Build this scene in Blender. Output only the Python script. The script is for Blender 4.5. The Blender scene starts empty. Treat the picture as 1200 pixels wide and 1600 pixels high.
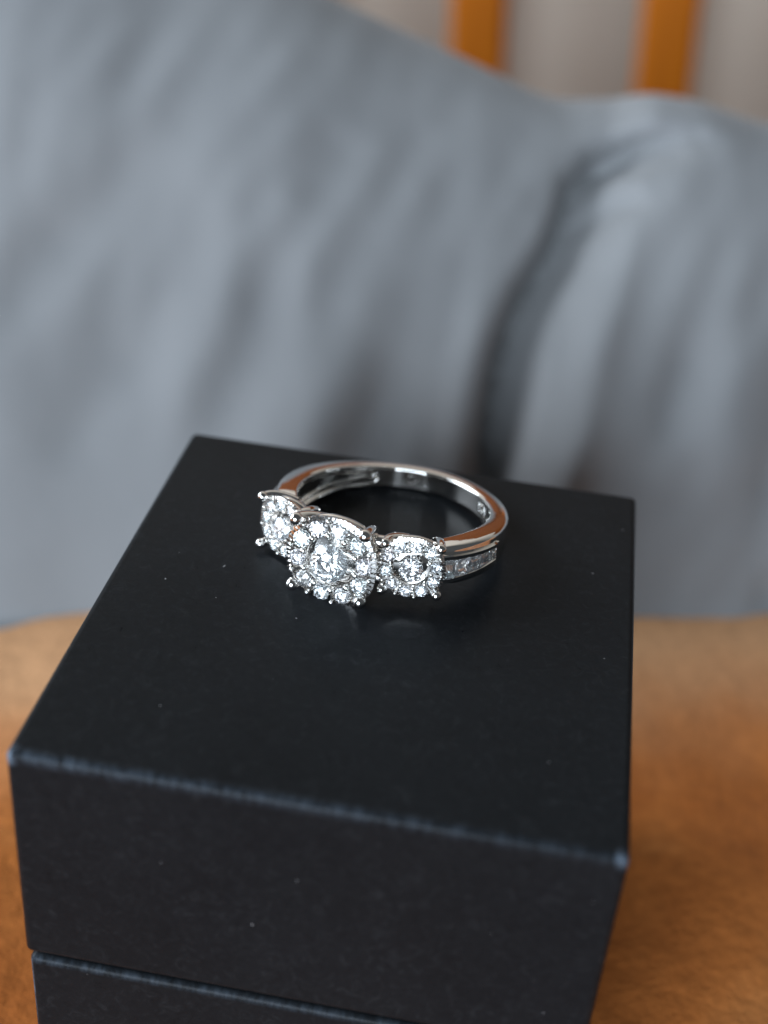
import bpy, bmesh, math, random
import numpy as np
from mathutils import Vector, Matrix

# ------------------------------------------------------------------ scene basics
S = bpy.context.scene
COL = S.collection
PI = math.pi
R_ = math.radians
MM = 0.001
BED_Z = -42.0                        # bedspread level, mm below the top of the ring box


def W(x, y, z):                      # millimetres about the centre of the box top -> metres, bed at z = 0
    return Vector((x * MM, y * MM, (z - BED_Z) * MM))


# camera ---------------------------------------------------------------
cam = bpy.data.cameras.new('camera')
cam_o = bpy.data.objects.new('camera', cam)
COL.objects.link(cam_o)
CR = Vector((0.98400202, 0.16336959, 0.07106621))
CU = Vector((-0.14769542, 0.52497166, 0.83820691))
CF = Vector((-0.09962978, 0.83529344, -0.54070211))
cam_o.matrix_world = Matrix((
    (CR.x, CU.x, -CF.x, 0), (CR.y, CU.y, -CF.y, 0), (CR.z, CU.z, -CF.z, 0), (0, 0, 0, 1)))
cam_o.location = W(11.502, -91.619, 68.727)
cam.sensor_fit = 'VERTICAL'
cam.sensor_height = 36.0
cam.lens = 2132.3 / 1600 * 36.0
cam.clip_start = 0.005
cam.clip_end = 20.0
cam.dof.use_dof = True
cam.dof.focus_distance = 0.1138
cam.dof.aperture_fstop = 15.0
S.camera = cam_o

# world: dim indoor ambience ------------------------------------------
world = bpy.data.worlds.new('World')
S.world = world
world.use_nodes = True
bg = world.node_tree.nodes['Background']
bg.inputs['Color'].default_value = (0.86, 0.93, 1.0, 1)
bg.inputs['Strength'].default_value = 0.08


# window light ---------------------------------------------------------
def window_light(name, loc, target, sx, sy, power, col):
    l = bpy.data.lights.new(name, 'AREA')
    l.shape = 'RECTANGLE'
    l.size = sx
    l.size_y = sy
    l.energy = power
    l.color = col
    o = bpy.data.objects.new(name, l)
    COL.objects.link(o)
    o.location = W(*loc)
    o.rotation_euler = (W(*target) - W(*loc)).to_track_quat('-Z', 'Y').to_euler()
    return o


window_light('window_light', (-760, 110, 285), (0, 30, 0), 0.65, 0.75, 11.8, (0.80, 0.90, 1.0))
window_light('window_light', (-170, -860, 225), (0, 0, 0), 0.62, 0.5, 13.0, (0.76, 0.88, 1.0))

S.view_settings.view_transform = 'Standard'
S.view_settings.look = 'None'
S.view_settings.exposure = 0.0
S.view_settings.gamma = 1.0
S.view_settings.use_curve_mapping = False
S.render.engine = 'CYCLES'
cy = S.cycles
cy.max_bounces = 16
cy.transmission_bounces = 14
cy.glossy_bounces = 8
cy.diffuse_bounces = 4
cy.caustics_reflective = True
cy.caustics_refractive = True
cy.blur_glossy = 0.0
cy.sample_clamp_indirect = 12.0
cy.use_denoising = True

# ------------------------------------------------------------------ materials


def new_mat(name):
    m = bpy.data.materials.new(name)
    m.use_nodes = True
    nt = m.node_tree
    return m, nt, nt.nodes['Principled BSDF']


def nd(nt, typ, **kw):
    n = nt.nodes.new(typ)
    for k, v in kw.items():
        if k in n.inputs:
            n.inputs[k].default_value = v
        else:
            setattr(n, k, v)
    return n


def ramp(nt, src, stops):
    r = nt.nodes.new('ShaderNodeValToRGB')
    e = r.color_ramp.elements
    while len(e) < len(stops):
        e.new(0.5)
    for el, (p, c) in zip(e, stops):
        el.position = p
        el.color = c if len(c) == 4 else (*c, 1)
    nt.links.new(src, r.inputs['Fac'])
    return r.outputs['Color']


def mixc(nt, fac, a, b, mode='MIX'):
    m = nt.nodes.new('ShaderNodeMix')
    m.data_type = 'RGBA'
    m.blend_type = mode
    L = nt.links
    for sock, v in ((m.inputs['Factor'], fac), (m.inputs[6], a), (m.inputs[7], b)):
        if hasattr(v, 'is_output'):
            L.new(v, sock)
        elif isinstance(v, (int, float)):
            sock.default_value = v
        else:
            sock.default_value = (*v, 1) if len(v) == 3 else v
    return m.outputs[2]


def bump(nt, bsdf, h, strength, dist, prev=None):
    b = nt.nodes.new('ShaderNodeBump')
    b.inputs['Strength'].default_value = strength
    b.inputs['Distance'].default_value = dist
    nt.links.new(h, b.inputs['Height'])
    if prev is not None:
        nt.links.new(prev, b.inputs['Normal'])
    nt.links.new(b.outputs['Normal'], bsdf.inputs['Normal'])
    return b.outputs['Normal']


def obj_coords(nt):
    return nt.nodes.new('ShaderNodeTexCoord').outputs['Object']


def noise(nt, vec, scale, detail=3.0, rough=0.55, dist=0.0):
    n = nd(nt, 'ShaderNodeTexNoise', Scale=scale, Detail=detail, Roughness=rough, Distortion=dist)
    nt.links.new(vec, n.inputs['Vector'])
    return n.outputs['Fac']


def mat_metal():
    m, nt, b = new_mat('white_gold')
    b.inputs['Metallic'].default_value = 1.0
    v = obj_coords(nt)
    c = ramp(nt, noise(nt, v, 900, 2), [(0.3, (0.80, 0.775, 0.745)), (0.7, (0.86, 0.84, 0.81))])
    nt.links.new(c, b.inputs['Base Color'])
    r = ramp(nt, noise(nt, v, 1500, 3), [(0.35, (0.025,) * 3), (0.75, (0.08,) * 3)])
    nt.links.new(r, b.inputs['Roughness'])
    bump(nt, b, noise(nt, v, 2500, 2), 0.05, 0.00003)
    return m


def mat_cut_metal():
    m, nt, b = new_mat('bright_cut_white_gold')
    b.inputs['Metallic'].default_value = 1.0
    b.inputs['Base Color'].default_value = (0.82, 0.80, 0.78, 1)
    v = obj_coords(nt)
    r = ramp(nt, noise(nt, v, 2200, 2), [(0.3, (0.08,) * 3), (0.7, (0.2,) * 3)])
    nt.links.new(r, b.inputs['Roughness'])
    return m


def mat_gem():
    m, nt, b = new_mat('diamond')
    oi = nd(nt, 'ShaderNodeObjectInfo')                    # random tints painted in for the coloured fire of the stones
    tint = ramp(nt, oi.outputs['Random'], [(0.0, (1.0, 0.95, 0.97)), (0.3, (0.93, 0.975, 1.0)), (0.6, (1, 1, 1)), (1.0, (0.90, 0.985, 0.99))])
    nt.links.new(tint, b.inputs['Base Color'])
    b.inputs['Transmission Weight'].default_value = 1.0
    b.inputs['Roughness'].default_value = 0.02
    b.inputs['IOR'].default_value = 2.417
    # faint milky inclusions
    d = nd(nt, 'ShaderNodeBsdfDiffuse')
    d.inputs['Color'].default_value = (0.93, 0.95, 0.98, 1)
    mx = nt.nodes.new('ShaderNodeMixShader')
    mx.inputs[0].default_value = 0.05
    nt.links.new(b.outputs[0], mx.inputs[1])
    nt.links.new(d.outputs[0], mx.inputs[2])
    nt.links.new(mx.outputs[0], nt.nodes['Material Output'].inputs['Surface'])
    return m


def mat_box():
    m, nt, b = new_mat('black_card')
    v = obj_coords(nt)
    L = nt.links
    # paper fibre mottling
    mp = nd(nt, 'ShaderNodeMapping')
    mp.inputs['Scale'].default_value = (1, 1, 1)
    mp.inputs['Rotation'].default_value = (0.5, 0.7, 0.6)
    L.new(v, mp.inputs['Vector'])
    fib = noise(nt, mp.outputs['Vector'], 900, 6, 0.7, 1.5)
    base = ramp(nt, fib, [(0.3, (0.0082, 0.0092, 0.0105)), (0.55, (0.0108, 0.0120, 0.0136)), (0.78, (0.021, 0.0228, 0.025))])
    big = ramp(nt, noise(nt, v, 60, 3), [(0.35, (0.92,) * 3), (0.7, (1.1,) * 3)])
    base = mixc(nt, 1.0, base, big, 'MULTIPLY')
    # lint and dust specks
    vo = nd(nt, 'ShaderNodeTexVoronoi', Scale=420.0, Randomness=1.0)
    dv = nd(nt, 'ShaderNodeVectorMath', operation='ADD')
    nv = nd(nt, 'ShaderNodeTexNoise', Scale=1500.0, Detail=1.0)
    L.new(v, nv.inputs['Vector'])
    sc = nd(nt, 'ShaderNodeVectorMath', operation='SCALE')
    sc.inputs['Scale'].default_value = 0.0009
    L.new(nv.outputs['Color'], sc.inputs[0])
    L.new(v, dv.inputs[0])
    L.new(sc.outputs[0], dv.inputs[1])
    L.new(dv.outputs[0], vo.inputs['Vector'])
    speck = ramp(nt, vo.outputs['Distance'], [(0.0, (1,) * 3), (0.02, (1,) * 3), (0.034, (0,) * 3)])
    sepc = nd(nt, 'ShaderNodeSeparateColor')
    L.new(vo.outputs['Color'], sepc.inputs[0])
    pick = ramp(nt, sepc.outputs[0], [(0.52, (0,) * 3), (0.54, (1,) * 3)])
    spk = mixc(nt, 1.0, speck, pick, 'MULTIPLY')
    base = mixc(nt, spk, base, (0.30, 0.30, 0.31))
    # scuffed, slightly whitened corners and left base edge; bluish highlights painted along front edges
    sx = nd(nt, 'ShaderNodeSeparateXYZ')
    L.new(v, sx.inputs[0])
    X_, Y_, Z_ = sx.outputs

    def mth(op, a, b_=None, c_=None, clamp=False):
        n = nd(nt, 'ShaderNodeMath', operation=op)
        n.use_clamp = clamp
        for i, q in enumerate((a, b_, c_)):
            if q is None:
                continue
            if hasattr(q, 'is_output'):
                L.new(q, n.inputs[i])
            else:
                n.inputs[i].default_value = q
        return n.outputs[0]

    def near(terms, width):                                # 1 on the line or point, 0 at width
        sq = None
        for sock, c0 in terms:
            d = mth('SUBTRACT', sock, c0)
            d2 = mth('MULTIPLY', d, d)
            sq = d2 if sq is None else mth('ADD', sq, d2)
        return mth('SUBTRACT', 1.0, mth('DIVIDE', mth('SQRT', sq), width), clamp=True)
    hw, hd = BW / 2 * MM, BD / 2 * MM
    edge = near([(Y_, -hd + 0.0002), (Z_, -0.0002)], 0.00085)
    grad = mth('MULTIPLY_ADD', X_, -3.2, 0.115)            # painted highlight, stronger towards its left end
    wear_glint = mth('MULTIPLY', edge, grad)
    low = near([(Y_, -hd + 0.0003), (Z_, -(LIDH + 0.95) * MM)], 0.00055)  # painted highlight along the top front edge of the base
    wear_glint = mth('MAXIMUM', wear_glint, mth('MULTIPLY', low, 0.13))
    for cx_ in (-hw, hw):
        c = near([(X_, cx_), (Y_, -hd), (Z_, 0.0)], 0.0014)
        wear_glint = mth('MAXIMUM', wear_glint, mth('MULTIPLY', c, 0.8))
    side = near([(X_, -hw + 0.00015), (Y_, -hd + 0.00015)], 0.00035)
    side = mth('MULTIPLY', side, mth('LESS_THAN', Z_, -(LIDH + 0.5) * MM))
    wear_glint = mth('MAXIMUM', wear_glint, mth('MULTIPLY', side, 2.0))
    mp2 = nd(nt, 'ShaderNodeMapping')
    mp2.inputs['Scale'].default_value = (1.0, 0.35, 0.35)
    L.new(v, mp2.inputs['Vector'])
    wn = noise(nt, mp2.outputs['Vector'], 1300, 5, 0.7)
    wm = nd(nt, 'ShaderNodeMath', operation='MULTIPLY')
    L.new(wear_glint, wm.inputs[0])
    L.new(ramp(nt, wn, [(0.40, (0.05,) * 3), (0.66, (1.3,) * 3)]), wm.inputs[1])
    base = mixc(nt, wm.outputs[0], base, (0.22, 0.28, 0.36))
    L.new(base, b.inputs['Base Color'])
    L.new(ramp(nt, fib, [(0.3, (0.27,) * 3), (0.8, (0.38,) * 3)]), b.inputs['Roughness'])
    b.inputs['IOR'].default_value = 1.45
    b.inputs['Specular IOR Level'].default_value = 0.07
    bump(nt, b, noise(nt, v, 1600, 4, 0.65), 0.25, 0.00006)
    return m


def mat_pillow():
    m, nt, b = new_mat('grey_sateen')
    v = obj_coords(nt)
    c = ramp(nt, noise(nt, v, 30, 3), [(0.3, (0.218, 0.222, 0.229)), (0.7, (0.254, 0.258, 0.265))])
    nt.links.new(c, b.inputs['Base Color'])
    b.inputs['Roughness'].default_value = 0.85
    b.inputs['Specular IOR Level'].default_value = 0.25
    b.inputs['Sheen Weight'].default_value = 0.15
    b.inputs['Sheen Roughness'].default_value = 0.4
    bump(nt, b, noise(nt, v, 180, 3), 0.3, 0.0004)
    return m


def mat_bed():
    m, nt, b = new_mat('rust_velvet')
    v = obj_coords(nt)
    big = noise(nt, v, 38, 4, 0.6, 0.8)
    c1 = ramp(nt, big, [(0.3, (0.35, 0.102, 0.022)), (0.55, (0.47, 0.152, 0.036)), (0.75, (0.55, 0.20, 0.056))])
    fine = ramp(nt, noise(nt, v, 700, 5, 0.7), [(0.3, (0.84,) * 3), (0.72, (1.14,) * 3)])
    # brighter light and velvet sheen painted in as paler colour along the pillow
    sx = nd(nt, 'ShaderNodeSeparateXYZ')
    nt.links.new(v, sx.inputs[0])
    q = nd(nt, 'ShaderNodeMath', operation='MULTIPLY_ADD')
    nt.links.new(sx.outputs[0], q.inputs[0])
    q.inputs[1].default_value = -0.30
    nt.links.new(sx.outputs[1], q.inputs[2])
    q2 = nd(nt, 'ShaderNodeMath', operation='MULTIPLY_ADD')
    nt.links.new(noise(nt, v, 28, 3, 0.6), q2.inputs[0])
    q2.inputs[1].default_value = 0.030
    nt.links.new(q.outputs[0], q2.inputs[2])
    lit_band = nd(nt, 'ShaderNodeMapRange', interpolation_type='SMOOTHSTEP')
    lit_band.inputs['From Min'].default_value = 0.034
    lit_band.inputs['From Max'].default_value = 0.062
    nt.links.new(q2.outputs[0], lit_band.inputs['Value'])
    c1 = mixc(nt, lit_band.outputs['Result'], c1, (0.62, 0.33, 0.165))
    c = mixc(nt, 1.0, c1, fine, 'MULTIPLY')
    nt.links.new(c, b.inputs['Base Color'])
    b.inputs['Roughness'].default_value = 0.9
    b.inputs['Specular IOR Level'].default_value = 0.08
    b.inputs['Sheen Weight'].default_value = 0.25
    b.inputs['Sheen Roughness'].default_value = 0.35
    b.inputs['Sheen Tint'].default_value = (1.0, 0.8, 0.65, 1)
    n1 = bump(nt, b, noise(nt, v, 900, 4, 0.7), 0.6, 0.0004)
    bump(nt, b, noise(nt, v, 160, 3), 0.5, 0.0012, n1)
    return m


def mat_wood(name='honey_wood', k=(1.0, 1.0, 1.0)):
    m, nt, b = new_mat(name)
    v = obj_coords(nt)
    mp = nd(nt, 'ShaderNodeMapping')
    mp.inputs['Scale'].default_value = (1, 1, 0.08)
    nt.links.new(v, mp.inputs['Vector'])
    c = ramp(nt, noise(nt, mp.outputs['Vector'], 220, 5, 0.6, 0.6),
             [(0.3, (0.38, 0.095, 0.0015)), (0.6, (0.52, 0.140, 0.002)), (0.8, (0.58, 0.17, 0.004))])
    c = mixc(nt, 1.0, c, k, 'MULTIPLY')
    nt.links.new(c, b.inputs['Base Color'])
    b.inputs['Roughness'].default_value = 0.6
    b.inputs['Specular IOR Level'].default_value = 0.2
    return m


def mat_wall():
    m, nt, b = new_mat('cream_plaster')
    v = obj_coords(nt)
    c = ramp(nt, noise(nt, v, 12, 3), [(0.3, (0.58, 0.50, 0.41)), (0.7, (0.64, 0.56, 0.47))])
    nt.links.new(c, b.inputs['Base Color'])
    b.inputs['Roughness'].default_value = 0.85
    bump(nt, b, noise(nt, v, 250, 4), 0.3, 0.0006)
    return m


BW, BD, LIDH = 44.5, 48.0, 21.3       # ring box, mm
METAL, CUT, GEM, BOX = mat_metal(), mat_cut_metal(), mat_gem(), mat_box()
PILLOW, BED, WOOD, WALL = mat_pillow(), mat_bed(), mat_wood(), mat_wall()

# ------------------------------------------------------------------ helpers


def mesh_from(name, verts, faces, mat, smooth=None):
    """verts in metres. smooth: None = flat, else sharp angle in degrees."""
    me = bpy.data.meshes.new(name)
    me.from_pydata([tuple(v) for v in verts], [], faces)
    me.update()
    if smooth is not None:
        me.shade_smooth()
        me.set_sharp_from_angle(angle=R_(smooth))
    me.materials.append(mat)
    return me


def add(name, me, parent=None, matrix=None, loc=None):
    o = bpy.data.objects.new(name, me)
    COL.objects.link(o)
    if parent is not None:
        o.parent = parent
    if matrix is not None:
        o.matrix_local = matrix
    if loc is not None:
        o.location = loc
    return o


def tag(o, label, cat, group=None):
    o['label'] = label
    o['category'] = cat
    if group:
        o['group'] = group


def bm_mesh(name, bm, mat, smooth=None):
    bmesh.ops.recalc_face_normals(bm, faces=bm.faces)
    me = bpy.data.meshes.new(name)
    bm.to_mesh(me)
    bm.free()
    if smooth is not None:
        me.shade_smooth()
        me.set_sharp_from_angle(angle=R_(smooth))
    me.materials.append(mat)
    return me


def grid_faces(nu, nv, wrap_u=False, wrap_v=False):
    f = []
    for i in range(nu if wrap_u else nu - 1):
        i2 = (i + 1) % nu
        for j in range(nv if wrap_v else nv - 1):
            j2 = (j + 1) % nv
            f.append((i * nv + j, i2 * nv + j, i2 * nv + j2, i * nv + j2))
    return f


# ================================================================== SETTING
# wall behind the bed
wm_ = mesh_from('wall', [W(-1500, 0, -1) - W(0, 0, 0) for _ in range(0)] or
                [Vector((-1.6, 0, -0.5)), Vector((1.6, 0, -0.5)), Vector((1.6, 0, 1.5)), Vector((-1.6, 0, 1.5)),
                 Vector((-1.6, 0.1, -0.5)), Vector((1.6, 0.1, -0.5)), Vector((1.6, 0.1, 1.5)), Vector((-1.6, 0.1, 1.5))],
                [(0, 1, 2, 3), (5, 4, 7, 6), (4, 0, 3, 7), (1, 5, 6, 2), (3, 2, 6, 7), (4, 5, 1, 0)], WALL)
wall = add('wall', wm_, loc=W(0, 468, BED_Z))
wall['kind'] = 'structure'

# bedspread: soft velvet sheet with shallow dents, falls off behind the pillow
rng = np.random.default_rng(4)
nx, ny = 240, 220
xs = np.linspace(-420, 420, nx)
ys = np.linspace(-230, 285, ny)
X, Y = np.meshgrid(xs, ys, indexing='ij')
Zb = np.zeros_like(X)
for k in range(26):
    fx, fy = rng.normal(0, 0.05, 2)
    Zb += 0.28 * np.sin(fx * X + fy * Y + rng.uniform(0, 6.3))
for k in range(30):
    fx, fy = rng.normal(0, 0.16, 2)
    Zb += 0.07 * np.sin(fx * X + fy * Y + rng.uniform(0, 6.3))
# flat where the box presses it down
dbox = np.maximum(np.abs(X) - 24, np.abs(Y) - 25)
k_ = np.clip(dbox / 14, 0, 1)
k_ = k_ * k_ * (3 - 2 * k_)
Zb = Zb * k_ * (1 - 0.6 * np.clip((Y - 25) / 30, 0, 1)) + 1.2 * k_
# rounded far edge of the mattress
drop = np.clip((Y - 262) / 23, 0, 1)
Zb -= 30 * drop ** 2
V = [(x * MM, y * MM, z * MM) for x, y, z in zip(X.ravel(), Y.ravel(), Zb.ravel())]
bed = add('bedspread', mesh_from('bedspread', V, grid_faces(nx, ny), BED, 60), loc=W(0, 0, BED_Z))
bed['kind'] = 'structure'
bed['label'] = 'rust orange velvet bedspread under the ring box'

# headboard: honey coloured wooden slats in front of the cream wall
head = bpy.data.objects.new('headboard', None)
COL.objects.link(head)
head.location = W(53, 430, -260)
head.rotation_euler = (0, R_(-4.0), 0)
tag(head, 'honey coloured wooden slatted headboard behind the grey pillow', 'headboard')


def bar_mesh(name, sx, sy, sz, bev, mat):
    bm = bmesh.new()
    bmesh.ops.create_cube(bm, size=1.0)
    for v in bm.verts:
        v.co = Vector((v.co.x * sx, v.co.y * sy, v.co.z * sz)) * MM
    bmesh.ops.bevel(bm, geom=bm.edges[:], offset=bev * MM, segments=3, affect='EDGES', profile=0.6)
    return bm_mesh(name, bm, mat, 35)


slat_me = bar_mesh('slat', 20.5, 14, 300, 2.5, WOOD)
for k in range(-6, 7):
    add('slat', slat_me, head, loc=Vector((k * 69.0, 0, 172)) * MM)
add('reflection_rail', bar_mesh('reflection_rail', 940, 26, 130, 6, mat_wood('reflection_rail_wood', (0.36, 0.36, 3.5))), head, loc=Vector((0, 0, 375)) * MM)  # unseen rail, added for its dark brown reflection in the ring
add('bottom_rail', bar_mesh('bottom_rail', 940, 26, 60, 5, WOOD), head, loc=Vector((0, 0, 5)) * MM)

# ================================================================== PILLOW
pa, pb = R_(52), R_(15)
p_ex = np.array([math.cos(pb), math.sin(pb), 0.0])
p_hy = np.array([-math.sin(pb), math.cos(pb), 0.0])
p_ev = p_hy * math.cos(pa) + np.array([0, 0, math.sin(pa)])
p_n = -p_hy * math.sin(pa) + np.array([0, 0, math.cos(pa)])
nu, nt_ = 460, 260
U = np.linspace(-215, 215, nu)
TH = np.linspace(0, 2 * PI, nt_, endpoint=False)
uu, th = np.meshgrid(U, TH, indexing='ij')
Hh = np.interp(U, [-215, -150, -100, -54, -28, -11, 7, 17, 24, 32, 45, 54, 90, 150, 215],
               [90, 114, 117, 111, 103, 97, 90.5, 86.0, 82.8, 83.4, 82.0, 79, 76, 78, 66])
ker = np.exp(-np.linspace(-2, 2, 17) ** 2)
Hh = np.convolve(np.pad(Hh, 8, mode='edge'), ker / ker.sum(), mode='valid')
endk = np.clip(1 - (np.abs(U) / 215) ** 6, 0, 1) ** 0.5
Tt = 62 * (0.12 + 0.88 * endk)
sgn = lambda a, e: np.sign(a) * np.abs(a) ** e
vv = (Hh[:, None] + 22) * 0.5 * (1 + sgn(np.sin(th), 0.8)) - 22
ww = Tt[:, None] * 0.5 * (sgn(np.cos(th), 0.55)) - Tt[:, None] * 0.5
front = np.clip((np.cos(th) + 0.15) / 0.4, 0, 1)
disp = np.zeros_like(vv)


def fold(pts, amp, sig, soft=0.35, skew=0.0, deep=False):
    """soft ridge (amp>0) or crease (amp<0) along a line drawn on the pillow face (u, v in mm)"""
    global disp
    best = np.full(vv.shape, 1e9)
    tpar = np.zeros(vv.shape)
    side = np.zeros(vv.shape)
    pts = [(a + 1.5, b) for a, b in pts]
    n = len(pts) - 1
    for i in range(n):
        ax, ay = pts[i]
        bx, by = pts[i + 1]
        dx, dy = bx - ax, by - ay
        l2 = dx * dx + dy * dy
        t = np.clip(((uu - ax) * dx + (vv - ay) * dy) / l2, 0, 1)
        qx, qy = uu - ax - t * dx, vv - ay - t * dy
        d = np.hypot(qx, qy)
        m = d < best
        best = np.where(m, d, best)
        tpar = np.where(m, (i + t) / n, tpar)
        side = np.where(m, np.sign(dx * qy - dy * qx), side)
    taper = np.clip(np.minimum(tpar, 1 - tpar) / soft, 0, 1)
    taper = taper * taper * (3 - 2 * taper) * 0.85 + 0.15
    s = sig * 1.12 * (1 + skew * side)
    disp = disp + (amp if deep else 0.62 * amp) * taper * np.exp(-(best / s) ** 2)


# the deep crease right of the middle and the swelling beside it
fold([(40, 71), (33, 70.5), (27, 68), (23.2, 64), (21.5, 59), (19.0, 53.5), (14.8, 47.0), (11.7, 39.3), (10.0, 31.2), (8.7, 22.3),
      (7.0, 6)], -8.5, 2.3, 0.16, 0.3, True)
fold([(33, 61.5), (27, 60), (22, 55.5)], -3.5, 1.8, 0.4)
fold([(24, 67), (30, 63)], 1.6, 2.0, 0.4)
swell = np.clip((uu - (9 + 0.28 * vv)) / 7.0, 0, 1)
disp += 3.4 * swell * swell * (3 - 2 * swell) * np.exp(-((uu - 34) / 34) ** 2) * np.clip((vv - 2) / 24, 0, 1)
fold([(27, 52), (20, 40), (17, 25), (16, 10)], 4.0, 5.0)
fold([(8, 52), (5.5, 38), (3, 24)], 2.2, 3.0)
# softer diagonal drapery
fold([(-16.5, 53), (-21.9, 42.8), (-26.4, 32.3), (-30.5, 20)], -3.0, 3.6)
fold([(-22, 50), (-28, 38), (-34, 24)], 2.2, 4.2)
fold([(-1.5, 41), (-5.7, 30.4), (-9.5, 21), (-13, 10)], -4.2, 4.0)
fold([(-8, 42), (-13, 30), (-18, 18)], 2.6, 4.5)
fold([(7.0, 56), (4.6, 42.0), (1.5, 29), (-1, 16)], -1.3, 2.2)
fold([(37.5, 43), (33.7, 32.9), (31, 24)], -2.2, 2.6)
fold([(54, 44), (49.7, 27.3), (46, 14)], -3.0, 3.0)
fold([(46, 48), (42, 32), (39, 16)], 2.0, 4.0)
fold([(-33, 68), (-41.1, 57.5), (-50, 47)], -1.7, 4.0)
fold([(-46, 58), (-51, 49), (-57, 38)], -2.2, 3.0)
fold([(-36, 45), (-43, 33), (-48, 20)], -1.8, 3.5)
fold([(-7.9, 70), (-18.0, 57)], -1.2, 4.0)
fold([(44, 6.5), (52, 5.5), (64, 7)], -3.0, 2.6)
fold([(19.6, 49.3), (18.9, 34.8)], -1.6, 2.2)
fold([(60, 60), (75, 40), (80, 15)], -4.0, 5.0)
fold([(-75, 80), (-84, 50), (-92, 20)], -4.0, 5.0)
fold([(-110, 90), (-130, 50), (-140, 20)], -4.0, 7.0)
fold([(110, 60), (125, 40), (130, 10)], -4.0, 7.0)
for k in range(46):
    u0, v0 = rng.uniform(-120, 120), rng.uniform(5, 85)
    ln, an = rng.uniform(10, 26), R_(rng.normal(-112, 14))
    bend = rng.normal(0, 2.0)
    fold([(u0, v0), (u0 + 0.5 * ln * math.cos(an) + bend, v0 + 0.5 * ln * math.sin(an)),
          (u0 + ln * math.cos(an), v0 + ln * math.sin(an))], rng.choice([-1, 1]) * rng.uniform(0.15, 0.6), rng.uniform(2.0, 4.0))
# fine directional rumples, gathered in patches
patch = np.zeros_like(vv)
for k in range(12):
    fx, fy = rng.normal(0, 0.035, 2)
    patch += np.sin(fx * uu + fy * vv + rng.uniform(0, 6.3))
patch = np.clip(0.5 + patch / 5.0, 0, 1)
rum = np.zeros_like(vv)
for k in range(40):
    an = R_(rng.normal(-24, 13))
    kw = 2 * PI / rng.uniform(6, 17)
    rum += rng.uniform(0.05, 0.13) * np.sin(kw * (uu * math.cos(an) + vv * math.sin(an)) + rng.uniform(0, 6.3)
                                           + 1.2 * np.sin(0.09 * vv + 0.05 * uu + rng.uniform(0, 6.3)))
disp += rum * patch * 0.36 * np.clip((Hh[:, None] - vv) / 30, 0, 1)
for k in range(14):
    fx, fy = rng.normal(0, 0.06, 2)
    disp += 0.35 * np.sin(fx * uu + fy * vv + rng.uniform(0, 6.3))
ww = ww + disp * front
vv = vv - 0.02 * np.maximum(0, -ww) * 0
P = (uu[..., None] * p_ex + vv[..., None] * p_ev + ww[..., None] * p_n)
# underside settles on the bedspread
zmin = 0.6
P[..., 2] = np.where(P[..., 2] < zmin, zmin + 0.04 * (P[..., 2] - zmin), P[..., 2])
pv = [tuple(q) for q in (P.reshape(-1, 3) * MM)]
pf = grid_faces(nu, nt_, wrap_v=True)
pf.append(tuple(range(nt_ - 1, -1, -1)))
pf.append(tuple((nu - 1) * nt_ + j for j in range(nt_)))
pillow = add('pillow', mesh_from('pillow', pv, pf, PILLOW, 70), loc=W(0, 50.0, BED_Z))
tag(pillow, 'creased grey satin pillow leaning behind the black box', 'pillow')

# ================================================================== RING BOX

def card_box(name, sx, sy, z0, z1, bev):
    """wrapped card box: stacked rounded-rectangle outlines, rim radius bev, flat panels"""
    rc = bev + 0.06
    prof = []
    ns = 6
    for k in range(ns + 1):
        t = PI / 2 * k / ns
        prof.append((bev * (1 - math.sin(t)), z0 + bev * (1 - math.cos(t))))
    for k in range(ns + 1):
        t = PI / 2 * k / ns
        prof.append((bev * (1 - math.cos(t)), z1 - bev * (1 - math.sin(t))))
    bm = bmesh.new()
    rows = []
    for ins, z in prof:
        r = rc - ins
        row = []
        for qx, qy, a0 in ((1, 1, 0), (-1, 1, 90), (-1, -1, 180), (1, -1, 270)):
            for j in range(6):
                a = R_(a0 + 90 * j / 5)
                row.append(bm.verts.new((qx * (sx / 2 - rc) + r * math.cos(a), qy * (sy / 2 - rc) + r * math.sin(a), z)))
        rows.append(row)
    n = len(rows[0])
    for i in range(len(rows) - 1):
        for j in range(n):
            j2 = (j + 1) % n
            bm.faces.new((rows[i][j], rows[i][j2], rows[i + 1][j2], rows[i + 1][j]))
    bm.faces.new(rows[0][::-1])
    bm.faces.new(rows[-1])
    me = bm_mesh(name, bm, BOX, 40)
    for f in me.polygons:
        if f.area > 60:
            f.use_smooth = False          # flat panels stay truly flat
    me.transform(Matrix.Scale(MM, 4))
    me.update()
    return me


box = bpy.data.objects.new('ring_box', None)
COL.objects.link(box)
box.location = W(0, 0, BED_Z)
tag(box, 'closed black cardboard ring box standing on the orange bedspread', 'box')
ZL = -BED_Z                          # lid top above the bed, mm
lid = add('lid', card_box('lid', BW, BD, -LIDH, 0, 0.55), box, loc=Vector((0, 0, ZL * MM)))
lid['label'] = 'upper half of the black box with scuffed corners and a highlight painted along its front edge'
add('inner_collar', card_box('inner_collar', BW - 2.2, BD - 2.2, -LIDH - 2.5, -LIDH + 2.5, 0.3), box,
    loc=Vector((0, 0, ZL * MM)))
base_top = -LIDH - 0.75
add('base', card_box('base', BW - 0.3, BD - 0.3, BED_Z + 0.1, base_top, 0.6), box, loc=Vector((0, 0, ZL * MM)))

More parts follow.
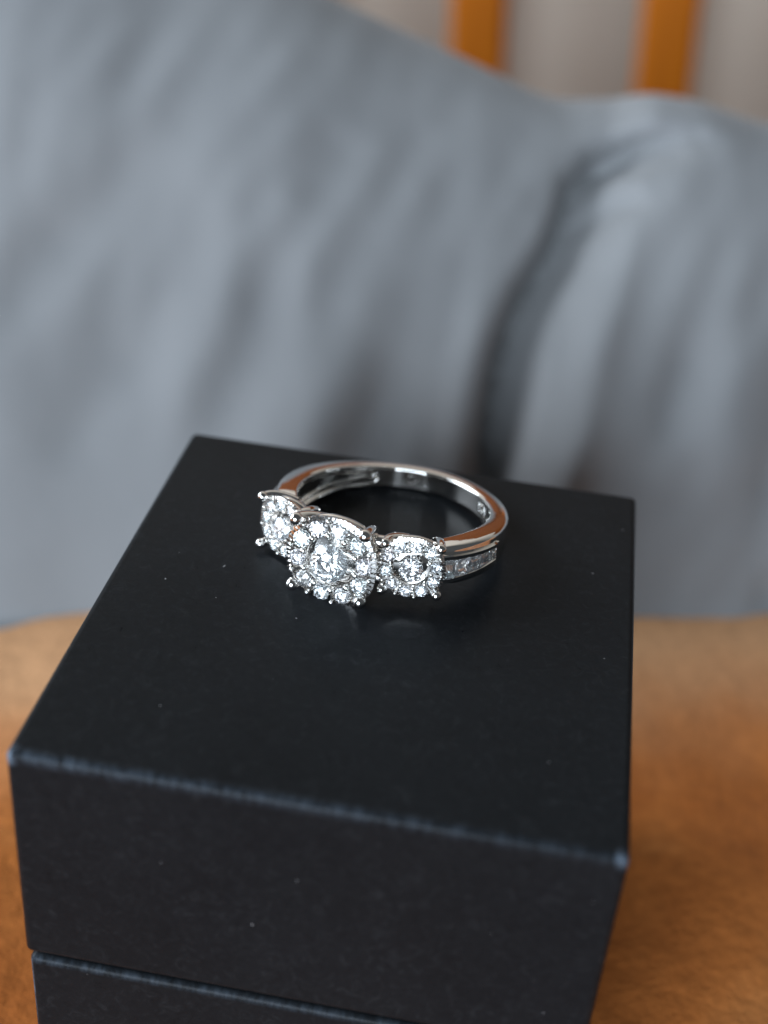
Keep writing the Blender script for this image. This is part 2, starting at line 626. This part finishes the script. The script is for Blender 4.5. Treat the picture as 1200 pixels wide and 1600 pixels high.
# ================================================================== DIAMOND RING
ring = bpy.data.objects.new('diamond_ring', None)
COL.objects.link(ring)
RC = (0.139, 10.505)                    # ring centre on the box top, mm
HEAD_AZ = -20.17                      # degrees: where the centre cluster points, from the camera side
TILT = 7.5                           # the clusters prop the front of the ring up
ROLL = -3.6                          # and lean it a little to one side
RING_Z = 2.42
tag(ring, 'white gold three stone cluster diamond ring lying on the black box', 'ring')
ring.location = W(RC[0], RC[1], 0)
# body frame: x right, y to the back, z the finger axis; parts sit at height RING_Z
RM = Matrix.Rotation(R_(HEAD_AZ), 4, 'Z') @ Matrix.Rotation(R_(-TILT), 4, 'X') @ Matrix.Rotation(R_(ROLL), 4, 'Y')
ring.rotation_euler = RM.to_euler()
LIFT = RM.inverted().to_3x3() @ Vector((0, 0, RING_Z))     # mm, offset of all parts in the tilted frame


def L3(x, y, z):
    return (Vector((x, y, z)) + LIFT) * MM


RI = 8.6


def smooth(a, b, x):
    t = np.clip((x - a) / (b - a), 0, 1)
    return t * t * (3 - 2 * t)


def shank_dims(ph):
    a = abs(ph)
    w = 2.15 + 1.55 * smooth(25, 115, a)          # axial width
    ro = 10.02 + 0.56 * smooth(25, 110, a)        # outer radius
    ri = RI
    e = smooth(118, 152, a)
    ro = ro - 0.9 * e
    w = w * (1 - 0.35 * e)
    return float(w), float(ro), float(ri)


def shank_mesh():
    nphi = 460
    phis = np.linspace(-152, 152, nphi)
    rows = []
    nin, nc, nt2 = 34, 7, 8
    for ph in phis:
        w, ro, ri = shank_dims(ph)
        h = w / 2
        ci, co = 0.28, 0.42
        sec = []
        # inner wall upwards, with the hollow behind the shoulders
        for k in range(nin):
            z = -(h - ci) + 2 * (h - ci) * k / (nin - 1)
            start = 38 if ph < 0 else 56
            a = abs(ph)
            half = h - 0.55
            r_end = half / (PI / 180 * RI)
            if a < start + r_end:
                q = max(0.0, 1 - ((start + r_end - a) / r_end)) if a > start else 0
                lim = half * math.sqrt(max(0.0, 1 - (1 - q) ** 2)) if a > start else 0.0
            else:
                lim = half
            d = lim - abs(z)
            dep = 0.6 * float(smooth(-0.02, 0.45, d)) if lim > 0.02 else 0.0
            sec.append((ri + dep, z))
        for k in range(1, nc):
            t = PI / 2 * k / nc
            sec.append((ri + ci - ci * math.cos(t), h - ci + ci * math.sin(t)))
        for k in range(nt2):
            t = k / (nt2 - 1)
            r = ri + ci + (ro - co - ri - ci) * t
            sec.append((r, h + 0.035 * math.sin(PI * t)))
        for k in range(1, nc):
            t = PI / 2 * k / nc
            sec.append((ro - co + co * math.sin(t), h - co + co * math.cos(t)))
        for k in range(12):
            t = k / 11
            z = (h - co) * (1 - 2 * t)
            sec.append((ro + 0.12 * (1 - (2 * t - 1) ** 2), z))
        for k in range(1, nc):
            t = PI / 2 * k / nc
            sec.append((ro - co + co * math.cos(t), -(h - co) - co * math.sin(t)))
        for k in range(nt2):
            t = k / (nt2 - 1)
            r = ro - co + (ri + ci - ro + co) * t
            sec.append((r, -h - 0.035 * math.sin(PI * t)))
        for k in range(1, nc):
            t = PI / 2 * k / nc
            sec.append((ri + ci - ci * math.sin(t), -(h - ci) - ci * math.cos(t)))
        c, s = math.cos(R_(ph)), math.sin(R_(ph))
        rows.append([L3(r * s, r * c, z) for r, z in sec])
    n = len(rows[0])
    verts = [v for row in rows for v in row]
    faces = grid_faces(nphi, n, wrap_v=True)
    faces.append(tuple(range(n)))
    faces.append(tuple((nphi - 1) * n + j for j in range(n - 1, -1, -1)))
    bm = bmesh.new()
    vs = [bm.verts.new(v) for v in verts]
    for f in faces:
        bm.faces.new([vs[i] for i in f])
    return bm_mesh('shank', bm, METAL, 50)


shank = add('shank', shank_mesh(), ring)


def tube(bm, pts, radii, seg=10, flat=1.0, up=None, cap_round=False):
    """tube along pts (mm); flat squeezes it along the second frame axis"""
    pts = [Vector(p) for p in pts]
    rings = []
    prev = up or Vector((0.31, 0.47, 0.83))
    for i, p in enumerate(pts):
        t = (pts[min(i + 1, len(pts) - 1)] - pts[max(i - 1, 0)]).normalized()
        a = (prev - t * prev.dot(t)).normalized()
        b = t.cross(a)
        prev = a
        r = radii[i] if hasattr(radii, '__len__') else radii
        rings.append([bm.verts.new(p + a * (r * flat * math.cos(2 * PI * k / seg)) + b * (r * math.sin(2 * PI * k / seg)))
                      for k in range(seg)])
    for i in range(len(rings) - 1):
        for k in range(seg):
            k2 = (k + 1) % seg
            bm.faces.new((rings[i][k], rings[i][k2], rings[i + 1][k2], rings[i + 1][k]))
    bm.faces.new(rings[0][::-1])
    bm.faces.new(rings[-1])


def ball(bm, c, r, seg=14, zs=1.0):
    m = Matrix.Translation(c) @ Matrix.Diagonal((r, r, r * zs, 1))
    bmesh.ops.create_uvsphere(bm, u_segments=seg, v_segments=max(6, seg * 2 // 3), radius=1.0, matrix=m)


def bez(p0, p1, p2, n):
    p0, p1, p2 = Vector(p0), Vector(p1), Vector(p2)
    return [(1 - t) ** 2 * p0 + 2 * t * (1 - t) * p1 + t * t * p2 for t in (i / (n - 1) for i in range(n))]


# faint maker's stamps inside the back of the shank
def stamp(ph0, strokes, size):
    bm = bmesh.new()
    for st in strokes:
        pts = []
        for (u, v) in st:
            ph = R_(ph0) + u * size / RI
            r = RI - 0.01
            pts.append(Vector((r * math.sin(ph), r * math.cos(ph), v * size)) + LIFT)
        tube(bm, pts, 0.03, 6)
    for v in bm.verts:
        v.co *= MM
    return bm_mesh('stamp', bm, CUT, 60)


arc = [(0.35 * math.cos(t), 0.45 * math.sin(t)) for t in np.linspace(0.6, 5.6, 10)]
add('stamp', stamp(-16, [arc, [(0.1, -0.35), (0.55, 0.1), (0.3, 0.4), (0.6, 0.5)], [(0.75, -0.4), (0.8, 0.4), (1.1, 0.1), (1.2, -0.35)]], 1.1), shank)
add('stamp', stamp(42, [[(-0.6, -0.4), (-0.4, 0.4), (-0.2, -0.4)], [(0, 0.4), (0.3, 0.35), (0.05, -0.05), (0.35, -0.4)],
                        [(0.55, -0.4), (0.75, 0.4), (0.95, -0.4)]], 1.1), shank)


# ---------------------------------------------------------------- gems
def brilliant_mesh():
    """round brilliant of unit girdle radius, table towards +z, girdle at z = 0"""
    V_, F = [], []
    n = 8
    tab = [(0.56 * math.cos(2 * PI * k / n), 0.56 * math.sin(2 * PI * k / n), 0.32) for k in range(n)]
    mid = [(0.80 * math.cos(2 * PI * (k + 0.5) / n), 0.80 * math.sin(2 * PI * (k + 0.5) / n), 0.205) for k in range(n)]
    g1 = [(math.cos(2 * PI * k / (2 * n)), math.sin(2 * PI * k / (2 * n)), 0.03) for k in range(2 * n)]
    g2 = [(x, y, -0.03) for x, y, z in g1]
    low = [(0.22 * math.cos(2 * PI * (k + 0.5) / n), 0.22 * math.sin(2 * PI * (k + 0.5) / n), -0.68) for k in range(n)]
    V_ = tab + mid + g1 + g2 + low + [(0, 0, -0.86)]
    T, Mi, G1, G2, Lo, C = 0, n, 2 * n, 4 * n, 6 * n, 7 * n
    F.append(tuple(range(n)))
    for k in range(n):
        k2 = (k + 1) % n
        F.append((T + k, Mi + k, T + k2))                                   # star
        F.append((T + k2, Mi + k, G1 + 2 * k2, Mi + k2))                    # kite
        F.append((Mi + k, G1 + 2 * k, G1 + 2 * k + 1))
        F.append((Mi + k, G1 + 2 * k + 1, G1 + 2 * k2))
        for j in (2 * k, 2 * k + 1):
            j2 = (j + 1) % (2 * n)
            F.append((G1 + j, G2 + j, G2 + j2, G1 + j2))
        F.append((G2 + 2 * k, Lo + k, G2 + 2 * k + 1))
        F.append((G2 + 2 * k + 1, Lo + k, G2 + 2 * k2))
        F.append((G2 + 2 * k2, Lo + k, C, Lo + k2))                          # pavilion main
    bm = bmesh.new()
    vs = [bm.verts.new(v) for v in V_]
    for f in F:
        bm.faces.new([vs[i] for i in f])
    return bm_mesh('round_diamond', bm, GEM)


def princess_mesh():
    """square stone of half width 1: eight-sided table, kite crown, chevron pavilion"""
    bm = bmesh.new()
    V_ = []

    def ring8(hc, he, z):                                  # corner and edge-middle points, alternating
        out = []
        for k in range(8):
            a = PI / 4 * k
            if k % 2:
                out.append((hc * math.copysign(1, math.cos(a)), hc * math.copysign(1, math.sin(a)), z))
            else:
                out.append((he * round(math.cos(a)), he * round(math.sin(a)), z))
        return [bm.verts.new(p) for p in out]
    tb = ring8(0.50, 0.62, 0.24)
    g1 = ring8(1.0, 1.0, 0.03)
    g2 = ring8(1.0, 1.0, -0.04)
    p1 = ring8(0.62, 0.42, -0.42)
    cu = bm.verts.new((0, 0, -0.86))
    bm.faces.new(tb)
    for k in range(8):
        j = (k + 1) % 8
        bm.faces.new((tb[k], g1[k], tb[j]))
        bm.faces.new((tb[j], g1[k], g1[j]))
        bm.faces.new((g1[k], g2[k], g2[j], g1[j]))
        bm.faces.new((g2[k], p1[k], g2[j]))
        bm.faces.new((g2[j], p1[k], p1[j]))
        bm.faces.new((p1[k], cu, p1[j]))
    return bm_mesh('square_diamond', bm, GEM)


ROUND, SQUARE = brilliant_mesh(), princess_mesh()
rnd = random.Random(11)


def gem(name, me, parent, pos, r, tilt=5.0, spin=None, lean=(0.0, 0.0)):
    m = (Matrix.Translation(Vector(pos) * MM) @ Matrix.Rotation(R_(lean[0]), 4, 'X') @ Matrix.Rotation(R_(lean[1]), 4, 'Y')
         @ Matrix.Rotation(R_(rnd.uniform(-tilt, tilt)), 4, 'X')
         @ Matrix.Rotation(R_(rnd.uniform(-tilt, tilt)), 4, 'Y')
         @ Matrix.Rotation(rnd.uniform(0, PI) if spin is None else spin, 4, 'Z')
         @ Matrix.Diagonal((r * MM, r * MM, r * MM, 1)))
    return add(name, me, parent, m)


def lathe(bm, prof, seg=96):
    rows = []
    for r, z in prof:
        if r < 1e-6:
            rows.append([bm.verts.new((0, 0, z))] * seg)
        else:
            rows.append([bm.verts.new((r * math.cos(2 * PI * k / seg), r * math.sin(2 * PI * k / seg), z)) for k in range(seg)])
    for i in range(len(rows) - 1):
        for k in range(seg):
            k2 = (k + 1) % seg
            f = [rows[i][k], rows[i][k2], rows[i + 1][k2], rows[i + 1][k]]
            u = []
            for v in f:
                if v not in u:
                    u.append(v)
            if len(u) >= 3:
                bm.faces.new(u)


def small_box(bm, m):
    bmesh.ops.create_cube(bm, size=1.0, matrix=m)


def cushion(v, R):
    """pull the rim of a round head out towards its four claws"""
    r = math.hypot(v[0], v[1])
    if r < 1e-6:
        return v
    c, s_ = abs(v[0]) / r, abs(v[1]) / r
    f = (c ** 2.28 + s_ ** 2.28) ** (-1 / 2.28) * 0.985
    k = min(1.0, max(0.0, (r / R - 0.5) / 0.3))
    g = 1 + (f - 1) * k
    return Vector((v[0] * g, v[1] * g, v[2]))


def cluster(name, label, az, dist, nrm_az, R, pr, ball_r, cr, depth, spin0, drop=0.0, tuck=1.0):
    """one cluster head: dish, centre diamond, ten halo diamonds, beads, prongs, gallery.
    az: place on the ring; nrm_az: way the face looks (degrees from -y towards +x)"""
    pos = Vector((dist * math.sin(R_(az)), -dist * math.cos(R_(az)), -drop)) + LIFT
    ez = Vector((math.sin(R_(nrm_az)), -math.cos(R_(nrm_az)), 0))
    ey = Vector((0, 0, 1))
    ex = ey.cross(ez)
    fm = Matrix(((ex.x, ey.x, ez.x, pos.x * MM), (ex.y, ey.y, ez.y, pos.y * MM), (ex.z, ey.z, ez.z, pos.z * MM), (0, 0, 0, 1)))
    # dish with basket wall (mm)
    bm = bmesh.new()
    lathe(bm, [(0, -0.43 * R), (0.30 * R, -0.40 * R), (0.42 * R, -0.40 * R), (0.525 * R, -0.38 * R), (0.54 * R, -0.06 * R),
               (0.56 * R, -0.03 * R), (0.58 * R, -0.21 * R), (0.90 * R, -0.21 * R), (0.925 * R, -0.03 * R), (0.975 * R, -0.05 * R),
               (0.985 * R, -0.09 * R), (0.91 * R, -0.30 * R), (0.74 * R, -0.50 * R), (0.60 * R, -0.56 * R), (0.0, -0.57 * R)])
    # bright cut flutes round the rim and star cuts on the inner collar
    nf = 60
    for k in range(nf):
        t = 2 * PI * (k + 0.5) / nf
        h = 0.03 + 0.03 * math.cos(10 * (t - spin0))
        m = (Matrix.Rotation(t, 4, 'Z') @ Matrix.Translation((0.945 * R, 0, -0.035 * R))
             @ Matrix.Rotation(R_(14), 4, 'Y') @ Matrix.Diagonal((0.12 * R, 0.055 * R, (0.11 - h) * R, 1)))
        small_box(bm, m)
    for v in bm.verts:
        v.co = cushion(v.co, R) * MM
    me = bm_mesh(name, bm, CUT, 40)
    h = add(name, me, ring, fm)
    h['label'] = label
    # stones
    gem('center_diamond', ROUND, h, (0, 0, 0.06 * R), cr * R, 1.0, lean=(-7.0, 3.0))
    for k in range(10):
        t = spin0 + 2 * PI * k / 10
        gem('halo_diamond', ROUND, h, cushion((0.742 * R * math.cos(t), 0.742 * R * math.sin(t), 0.005 * R), R), 0.178 * R, 5.0, lean=(-12.0, 8.0) if math.sin(t) > 0.45 and math.cos(t) < 0.35 else (0.0, 0.0))
    # beads that hold the stones
    bm = bmesh.new()
    for k in range(10):
        t = spin0 + 2 * PI * (k + 0.5) / 10
        for rr, br, zz in ((0.60, 0.075, 0.055), (0.905, 0.052, 0.03)):
            c = Vector((rr * R * math.cos(t), rr * R * math.sin(t), zz * R))
            ball(bm, c, br * R, 10, 0.8)
            tube(bm, [c, (c.x, c.y, -0.22 * R)], br * R * 0.75, 8)
        c0 = Vector((0.75 * R * math.cos(t), 0.75 * R * math.sin(t), -0.06 * R))
        m = Matrix.Translation(c0) @ Matrix.Rotation(t, 4, 'Z') @ Matrix.Diagonal((0.26 * R, 0.035 * R, 0.14 * R, 1))
        small_box(bm, m)
    for v in bm.verts:
        v.co = cushion(v.co, R) * MM
    o = add('beads', bm_mesh('beads', bm, METAL, 60), h)
    o['kind'] = 'stuff'
    # four claws with ball tips, swept back to the shank
    for sx in (1, -1):
        for sy in (1, -1):
            bm = bmesh.new()
            tip = Vector((sx * pr, sy * pr * (1.0 if sy > 0 else tuck) + drop, 0.12 * R))
            back = Vector(((0.62 if sx > 0 else -0.22) * R if sy > 0 else sx * 0.34 * R, sy * (0.76 if sy > 0 else 0.5) * pr, -1.1 * depth))
            ctl = Vector((sx * pr * 1.0, sy * pr * 1.10, -0.45 * depth)) if sy > 0 else Vector((sx * pr * 0.8, sy * pr * 0.8, -0.25 * depth))
            pts = bez(tip, ctl, back, 12)
            tube(bm, pts, [ball_r * (0.80 + 0.12 * i / 11) for i in range(12)], 14)
            ball(bm, tip, ball_r, 20)
            for v in bm.verts:
                v.co *= MM
            add('claw', bm_mesh('claw', bm, METAL, 50), h)
    # gallery: arched wires between the claws and a ring at the back
    bm = bmesh.new()
    for q in range(4):
        t0 = PI / 4 + q * PI / 2
        pts = []
        for i in range(17):
            s = i / 16
            t = t0 + s * PI / 2
            bow = math.sin(PI * s)
            rr = (0.98 - 0.02 * bow) * R
            zz = -(0.62 - 0.26 * bow) * depth
            pts.append((rr * 0.93 * math.cos(t), rr * 0.93 * math.sin(t), zz))
        tube(bm, pts, 0.065 * R, 8, 1.6, Vector((0, 0, 1)))
        for s in (0.33, 0.67):
            t = t0 + s * PI / 2
            tube(bm, [(0.88 * R * math.cos(t), 0.88 * R * math.sin(t), -0.40 * depth),
                      (0.66 * R * math.cos(t0 + 0.5 * PI / 2), 0.66 * R * math.sin(t0 + 0.5 * PI / 2), -0.92 * depth)], 0.07 * R, 8)
    pts = [(0.66 * R * math.cos(2 * PI * k / 40), 0.66 * R * math.sin(2 * PI * k / 40), -0.92 * depth) for k in range(41)]
    tube(bm, pts, 0.085 * R, 8, 1.0, Vector((0, 0, 1)))
    for v in bm.verts:
        v.co *= MM
    add('gallery', bm_mesh('gallery', bm, METAL, 50), h)
    return h


cluster('cluster_setting', 'large centre cluster of round diamonds held by four ball claws', 0, 10.95, 6.2, 4.12, 3.10, 0.58, 0.405, 2.5, R_(6), 0.33, 0.96)
cluster('cluster_setting', 'smaller diamond cluster beside the stone set shoulder, facing the camera', 36.6, 10.58, 23.5, 2.86, 2.30, 0.45, 0.36, 2.0, R_(10), 0.0, 0.86)
cluster('cluster_setting', 'smaller diamond cluster turned away at the far end of the row', -36.6, 10.58, -15.0, 2.86, 2.30, 0.45, 0.36, 2.0, R_(-8), 0.0, 0.97)

# under-bridge that ties the three clusters to the shank
bm = bmesh.new()
for zz in (-1.7, -0.1, 1.5):
    pts = []
    for i in range(41):
        a = R_(-150 + 0) if False else R_(138 + (222 - 138) * i / 40)
        pts.append(Vector((8.9 * math.sin(a), 8.9 * math.cos(a), zz)) + LIFT)
    tube(bm, pts, 0.62, 12)
for v in bm.verts:
    v.co *= MM
add('bridge', bm_mesh('bridge', bm, METAL, 50), ring)


# ---------------------------------------------------------------- channel set shoulders
def channel(sgn_):
    a0, a1 = 96.0, 131.0                                  # end nearest the back, end at the cluster
    bm = bmesh.new()

    def prof(t):
        ph = a0 + (a1 - a0) * t
        w, ro, ri = shank_dims(ph)
        hw = 0.52 + 0.36 * t                              # half width of the channel opening
        r = shank_dims(110)[1] + 0.05 + 0.32 * t
        return R_(ph) * sgn_, hw, r

    def pt(t, r, z):
        a, _, _ = prof(t)
        return Vector((r * math.sin(a), r * math.cos(a), z)) + LIFT
    n = 24
    for side in (1, -1):
        quads = []
        for i in range(n + 1):
            t = i / n
            _, hw, r = prof(t)
            z0, z1 = side * hw, side * (hw + 0.46)
            sec = [(r - 1.3, z0), (r + 0.10, z0), (r + 0.20, z0 + side * 0.07), (r + 0.20, z1 - side * 0.1), (r + 0.08, z1), (r - 1.3, z1)]
            quads.append([bm.verts.new(pt(t, rr, zz)) for rr, zz in sec])
        m = len(quads[0])
        for i in range(n):
            for j in range(m):
                j2 = (j + 1) % m
                bm.faces.new((quads[i][j], quads[i + 1][j], quads[i + 1][j2], quads[i][j2]))
        bm.faces.new(quads[0])
        bm.faces.new(quads[-1][::-1])
    # end wall
    for t0, t1 in ((-0.045, 0.0),):
        _, hw, r = prof(0)
        z = hw + 0.46
        c = [bm.verts.new(pt(t, rr, zz)) for t in (t0, t1) for rr, zz in ((r - 1.2, -z), (r + 0.17, -z), (r + 0.17, z), (r - 1.2, z))]
        for f in ((0, 1, 2, 3), (4, 5, 6, 7), (0, 1, 5, 4), (1, 2, 6, 5), (2, 3, 7, 6), (3, 0, 4, 7)):
            bm.faces.new([c[i] for i in f])
    for v in bm.verts:
        v.co *= MM
    o = add('channel_setting', bm_mesh('channel_setting', bm, METAL, 35), ring)
    o['label'] = 'tapering channel of small diamonds along the %s shoulder' % ('right' if sgn_ > 0 else 'left')
    # stones, graduated
    t = 0.02
    k = 0
    while t < 0.97:
        _, hw, r = prof(t + 0.08)
        half_t = (hw * 0.92) / (r * R_(a1 - a0))
        tc = t + half_t
        if tc + half_t > 1.08:
            break
        _, hw, r = prof(tc)
        a, _, _ = prof(tc)
        ez = Vector((math.sin(a), math.cos(a), 0))
        ey = Vector((0, 0, 1))
        ex = ey.cross(ez)
        p = pt(tc, r + 0.12, 0) * MM
        g = 0.97 * hw * MM
        m = Matrix(((ex.x * g, ey.x * g * 1.06, ez.x * g, p.x), (ex.y * g, ey.y * g * 1.06, ez.y * g, p.y), (ex.z * g, ey.z * g * 1.06, ez.z * g, p.z), (0, 0, 0, 1)))
        add('channel_diamond', SQUARE, o, m @ Matrix.Rotation(R_(rnd.uniform(-9, 9)), 4, 'X') @ Matrix.Rotation(R_(rnd.uniform(-9, 9)), 4, 'Y'))
        t = tc + half_t + 0.01
        k += 1
    return o


channel(1)
channel(-1)
